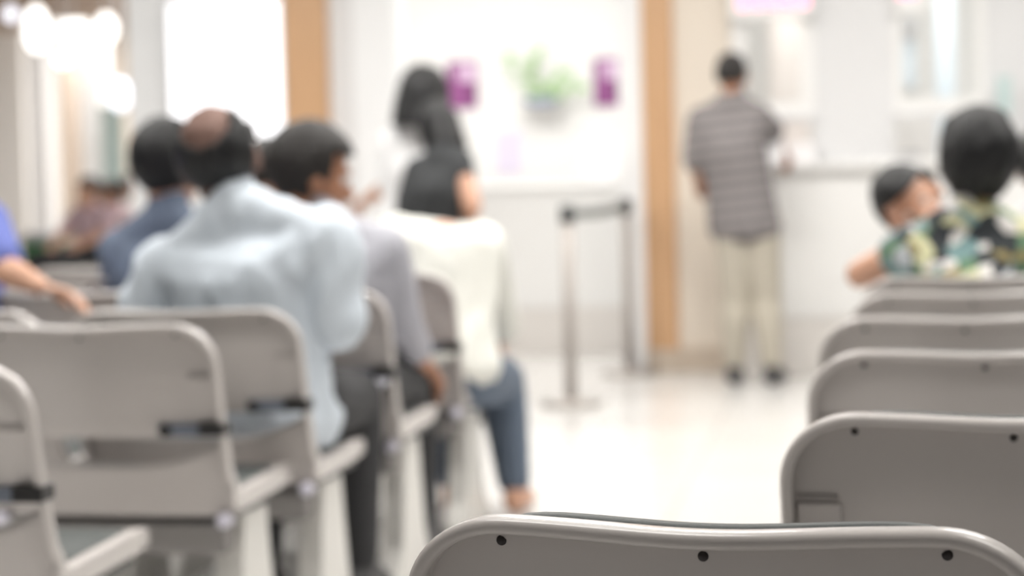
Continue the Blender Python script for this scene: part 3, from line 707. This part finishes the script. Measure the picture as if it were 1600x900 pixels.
# reception recess between the two orange columns
YR = 12.55; xL = atx(560, 300, YR); xRc = xC0-.135
cz = atz(830, 288, YR)
plane_box('wall_hall_beam', 'white', -16, -3.3, 16.9, 17.0, CEIL, 3.56)
g = empty('reception_counter', (-2.2, YR, 0)); tag(g, 'white reception counter behind the belt barrier, between the two orange columns', 'counter')
chl('front_panel', 'laminate', atx(515, 400, YR), xRc, YR, YR+.05, .28, cz-.03, g); chl('toe_band', 'paleseat', atx(515, 400, YR), xRc, YR+.008, YR+.05, 0, .28, g)
chl('counter_top', 'laminate', atx(515, 400, YR), xRc, YR-.04, YR+.55, cz-.03, cz, g, .006)
YBK = 15.0
plane_box('wall_reception_back', 'white', -5.2, xC0, YBK, YBK+.1, 0, CEIL)
plane_box('wall_reception_right', 'coolwhite', xC0-.13, xC0-.002, YW-.0, YBK, 0, CEIL)
for px0, px1, up_, lo, lb in ((699, 745, 97, 170, 'purple poster with a pale lilac corner, beside the black bobbed head'), (928, 966, 92, 166, 'purple poster by the right orange column, beyond the belt barrier')):
    a, b = atx(px0, 130, YBK-.02), atx(px1, 130, YBK-.02); z1, z0 = atz(px0, up_, YBK-.02), atz(px0, lo, YBK-.02)
    g = empty('poster', (0, 0, 0)); tag(g, lb, 'poster', 'purple posters on the reception wall')
    boxobj('print', 'purple', a, b, YBK-.02, YBK, z0, z1, g); w = b-a; h = z1-z0
    boxobj('pale_block', 'purple_light', a+.42*w, b-.08*w, YBK-.024, YBK-.019, z0+.58*h, z1-.10*h, g); boxobj('dark_band', 'purple_dark', a+.60*w, b, YBK-.023, YBK-.019, z0+.15*h, z0+.50*h, g); boxobj('edge_strip', 'purple_dark', a, a+.09*w, YBK-.023, YBK-.019, z0, z1, g)
a, b = atx(775, 240, YBK), atx(816, 240, YBK)
g = boxobj('notice', 'lilac', a, b, YBK-.012, YBK, atz(790, 272, YBK), atz(790, 205, YBK)); tag(g, 'pale lilac notice sheet on the reception wall below the plant', 'notice')
# shelf and leafy plant
a, b = atx(812, 165, 14.8), atx(876, 165, 14.8); zsf = atz(845, 166, 14.8)
g = boxobj('wall_shelf', 'white', a, b, 14.80, YBK, zsf-.010, zsf, None, .004); tag(g, 'white wall shelf carrying the leafy plant between the purple posters', 'shelf')
g = empty('leafy_plant', (atx(845, 160, 14.9), 14.895, zsf)); tag(g, 'trailing green leafy plant in a low blue grey bowl between the purple posters', 'plant')
bm = bmesh.new()
prof = [(.0, 0), (.08, 0), (.115, .025), (.125, .06), (.112, .06), (.10, .03), (0, .02)]
N = 28; rings = []
for r, z in prof: rings.append([bm.verts.new((r*math.cos(2*PI*i/N), r*.6*math.sin(2*PI*i/N), z)) for i in range(N)] if r > 0 else [bm.verts.new((0, 0, z))])
for A_, B_ in zip(rings, rings[1:]):
    for i in range(N):
        q = [A_[i % len(A_)], A_[(i+1) % len(A_)], B_[(i+1) % len(B_)], B_[i % len(B_)]]; u = []
        for v in q:
            if v not in u: u.append(v)
        if len(u) > 2: bm.faces.new(u)
bm_obj('bowl', bm, 'vase', g, True)
stems = bmesh.new(); leaves = bmesh.new(); gw = g.location
def leaf(bm, p, d, s):
    d = d.normalized(); u = d.cross(V((random.uniform(-.3, .3), -1, random.uniform(-.3, .3)))).normalized(); n = u.cross(d)
    P_ = [p, p+d*.35*s+u*.28*s+n*.04*s, p+d*s, p+d*.35*s-u*.28*s+n*.04*s, p+d*.45*s-n*.03*s]; vs = [bm.verts.new(q) for q in P_]
    for i, j in ((0, 1), (1, 2), (2, 3), (3, 0)): bm.faces.new((vs[i], vs[j], vs[4]))
for pts in ([(835, 150), (815, 128), (798, 100), (790, 92)], [(838, 150), (835, 120), (838, 90), (848, 78)], [(850, 150), (868, 130), (880, 118), (892, 120)], [(855, 150), (885, 140), (905, 138), (920, 142)], [(845, 150), (850, 140), (862, 146), (875, 152)], [(843, 150), (826, 115), (825, 100), (832, 96)]):
    P3 = [at(x, y, 14.88+random.uniform(-.05, .03))-gw for x, y in pts]; P3[0] = V((random.uniform(-.04, .04), 0, .04))
    for p, q in zip(P3, P3[1:]):
        cyl(stems, p, q, .005, .004, 8)
        for k in range(4):
            c_ = lerp(p, q, random.random()); leaf(leaves, c_, V((random.uniform(-1, 1), random.uniform(-.5, .3), random.uniform(-.5, 1))), random.uniform(.05, .085))
bm_obj('stems', stems, 'leaf', g, True); bm_obj('leaves', leaves, 'leaf', g)
a = at(945, 258, 12.9)
g = empty('monitor', (a.x, 12.9, cz)); tag(g, 'white monitor on the reception counter left of the right orange column', 'monitor')
chl('display_back', 'paper', a.x-.13, a.x+.12, 12.88, 12.92, cz+.06, cz+.26, g, .012); chl('stand', 'paper', a.x-.02, a.x+.02, 12.89, 12.93, cz+.01, cz+.08, g); chl('foot', 'paper', a.x-.08, a.x+.08, 12.84, 12.99, cz, cz+.012, g, .004)

# left orange column, white pilasters, wall with the lit display
YD = 11.5
xa, xb = atx(441, 100, YD-.03), atx(509, 100, YD-.03)
g = empty('column', (0, 0, 0)); g.name = 'trim_2'; struct(g)
boxobj('shaft', 'wood', xa, xb, YD-.03, YD+.2, .12, CEIL, g, .006); boxobj('plinth', 'skirt', xa-.004, xb+.004, YD-.04, YD+.2, 0, .12, g, .004)
plane_box('wall_pilaster', 'greywhite', xb, atx(553, 100, YD+.05), YD+.05, YD+.3, 0, CEIL)
plane_box('wall_reception_left', 'coolwhite', atx(553, 100, YD+.05)+.0005, atx(618, 100, YD+.03), YD+.03, YD+.3, 0, CEIL)
xw0 = atx(200, 100, YD)
plane_box('wall_display', 'coolwhite', xw0, xa, YD, YD+.25, 0, CEIL)
plane_box('baseboard_display', 'skirt', xw0, xa, YD-.016, YD, 0, .13)
YS = YD-.07
s0, s1 = atx(266, 110, YS), atx(441, 110, YS)-.004; z1, z0 = atz(350, 3, YS), atz(350, 229, YS)
g = empty('display_screen', ((s0+s1)/2, YS, z0)); tag(g, 'bright white wall display beside the left orange column', 'screen')
chl('housing', 'bezel', s0-.012, s1+.004, YS, YD-.001, z0-.012, z1+.012, g, .006); chl('lit_panel', 'screen', s0, s1, YS-.004, YS+.002, z0, z1, g)
g.location = ((s0+s1)/2, YS, z0)

# belt barrier
posts = []
for px, py, lean, lb in ((893, 634, 0, 'closer grey metal barrier post with a round base'), (984, 585, -.25, 'farther grey metal barrier post next to the orange column')):
    v = fwd+rgt*((px-800)/FPX)-upv*((py-450)/FPX); p = CAM+v*(-EYE/v.z)
    g = empty('barrier_post', (p.x, p.y, 0)); tag(g, lb, 'barrier post', 'belt barrier posts')
    bm = bmesh.new(); cyl(bm, (0, 0, 0), (0, 0, .012), .15, n=40, bev=.003); cyl(bm, (0, 0, .012), (0, 0, .03), .145, .045, n=40); bm_obj('base', bm, 'steel', g, True)
    bm = bmesh.new(); cyl(bm, (0, 0, .025), (-.0, 0, .86), .0275, n=24); bm_obj('pole', bm, 'steel', g, True)
    bm = bmesh.new(); cyl(bm, (0, 0, .85), (0, 0, .935), .034, n=24, bev=.006); bm_obj('belt_head', bm, 'postblack', g, True)
    posts.append(p)
a, b = posts[0], posts[1]; d = (b-a).normalized(); n = V((d.y, -d.x, 0))
bm = bmesh.new(); k = 12; rows = []
for i in range(k+1):
    t = i/k; q = a+d*.036+(b-a-d*.072)*t; sag = .012*math.sin(PI*t)
    rows.append([bm.verts.new(q+n*o+V((0, 0, z-sag))) for o, z in ((-.0015, .868), (.0015, .868), (.0015, .918), (-.0015, .918))])
for A_, B_ in zip(rows, rows[1:]):
    for i in range(4): bm.faces.new((A_[i], A_[(i+1) % 4], B_[(i+1) % 4], B_[i]))
bm.faces.new(rows[0]); bm.faces.new(rows[-1][::-1])
g = bm_obj('barrier_belt', bm, 'belt'); tag(g, 'grey webbing belt stretched between the two barrier posts', 'belt')

# far hall at the left
YF = 33
plane_box('wall_hall_far', 'cream', -16, -3, YF, YF+.2, 0, 3.5)
plane_box('wall_hall_right', 'white', -3.5, -3.3, 15.1, YF, 0, 3.5)
plane_box('wall_hall_left', 'white', -16, -15.8, 12, YF, 0, 3.5)
for i, (p0, p1, Y, m) in enumerate(((-40, 38, 28, 'white'), (44, 72, 26, 'greywhite'), (100, 124, 30, 'browndoor'), (126, 158, 24, 'coolwhite'))):
    plane_box('wall_hall_pier' + ('' if i == 0 else '.%03d' % i), m, atx(p0, 200, Y), atx(p1, 200, Y), Y, Y+.4, 0, 3.5)
g = empty('glass_panel', (0, 0, 0)); tag(g, 'teal glazed panel far behind, left of the white display wall', 'panel')
boxobj('pane', 'teal', atx(158, 220, 23), atx(192, 220, 23), 23, 23.03, .05, atz(170, 165, 23), g); boxobj('rail', 'bezel', atx(156, 220, 23), atx(194, 220, 23), 22.98, 23.05, 0, .05, g)
def lamp(px, py, Y, w, h, m, label, round_=True):
    p = at(px, py, Y); g = empty('hall_lamp', p); tag(g, label, 'lamp', 'lamps in the far hall')
    bm = bmesh.new()
    if round_:
        bmesh.ops.create_uvsphere(bm, u_segments=24, v_segments=16, radius=1)
        for v in bm.verts: v.co = V((v.co.x*w, v.co.y*w, v.co.z*h))
        bm_obj('globe', bm, m, g, True)
    else:
        box(bm, -w, w, -w*.6, w*.6, -h, h, .02); bm_obj('diffuser', bm, m, g)
    z = 3.5-p.z
    if z > h+.01:
        bm = bmesh.new(); cyl(bm, (0, 0, h*.9), (0, 0, z), .012, n=10); bm_obj('stem', bm, 'bezel', g)
lamp(17, 22, 21, .075, .075, 'lamp_cool', 'round lilac-white lamp in the top left corner')
lamp(57, 45, 20.4, .12, .225, 'lamp', 'tall white lamp right of the top left corner lamp')
lamp(112, 46, 21.6, .16, .09, 'lamp', 'wide flat lamp between the two tall white lamps', False)
lamp(166, 44, 21, .105, .15, 'lamp', 'white lamp closest to the pale display wall')
lamp(98, 92, 21.2, .075, .075, 'lamp', 'small warm round lamp hanging below the wide flat lamp')
lamp(187, 148, 20, .10, .155, 'lamp_cool', 'oval bluish lamp above the teal panel')
plane_box('wall_hall_bulkhead', 'tan', -16, -3.5, 22.2, 22.5, 2.72, 3.5)
g = empty('green_bin', (atx(66, 385, 16), 16, 0)); tag(g, 'green bin far behind at the left, below the grey pier', 'bin')
bm = bmesh.new(); cyl(bm, (0, 0, 0), (0, 0, .62), .13, .16, 28, .01); bm_obj('body', bm, 'green', g, True)
bm = bmesh.new(); cyl(bm, (0, 0, .62), (0, 0, .70), .165, .12, 28, .01); bm_obj('lid', bm, 'machine', g, True)

# ------------------------------------------------------------------ light
w = bpy.data.worlds.new('world'); scene.world = w; w.use_nodes = True
w.node_tree.nodes['Background'].inputs['Color'].default_value = (1, .985, .96, 1); w.node_tree.nodes['Background'].inputs['Strength'].default_value = .17
def area(x, y, z, sx, sy, e, col=(1, .975, .94), spread=180):
    l = bpy.data.lights.new('ceiling_light', 'AREA'); l.shape = 'RECTANGLE'; l.size = sx; l.size_y = sy; l.energy = e; l.color = col; l.spread = rad(spread)
    o = bpy.data.objects.new('ceiling_light', l); COL.objects.link(o); o.location = (x, y, z)
for y, e, sp in ((2.0, 13, 105), (3.6, 17, 105), (5.2, 23, 110), (6.9, 26, 130), (9.2, 60, 180)):     # unseen rows; spread narrowed over seats to favour chair rims, open before counters
    for x in (-3.2, -1.0, 1.2): area(x, y, CEIL-.02, 1.2, .5, e, spread=sp)
for x in (-3.4, -2.0): area(x, 13.0, CEIL-.02, 1.3, 1.6, 44)
area(.3, 12.3, CEIL-.02, 1.6, .8, 34); area(2.4, 12.3, CEIL-.02, 1.6, .8, 34)
for x, y in ((-8, 24.2), (-8, 28), (-6, 18), (-11, 30)): area(x, y, 3.45, 2.5, 2.5, 180 if y > 20 else 190)
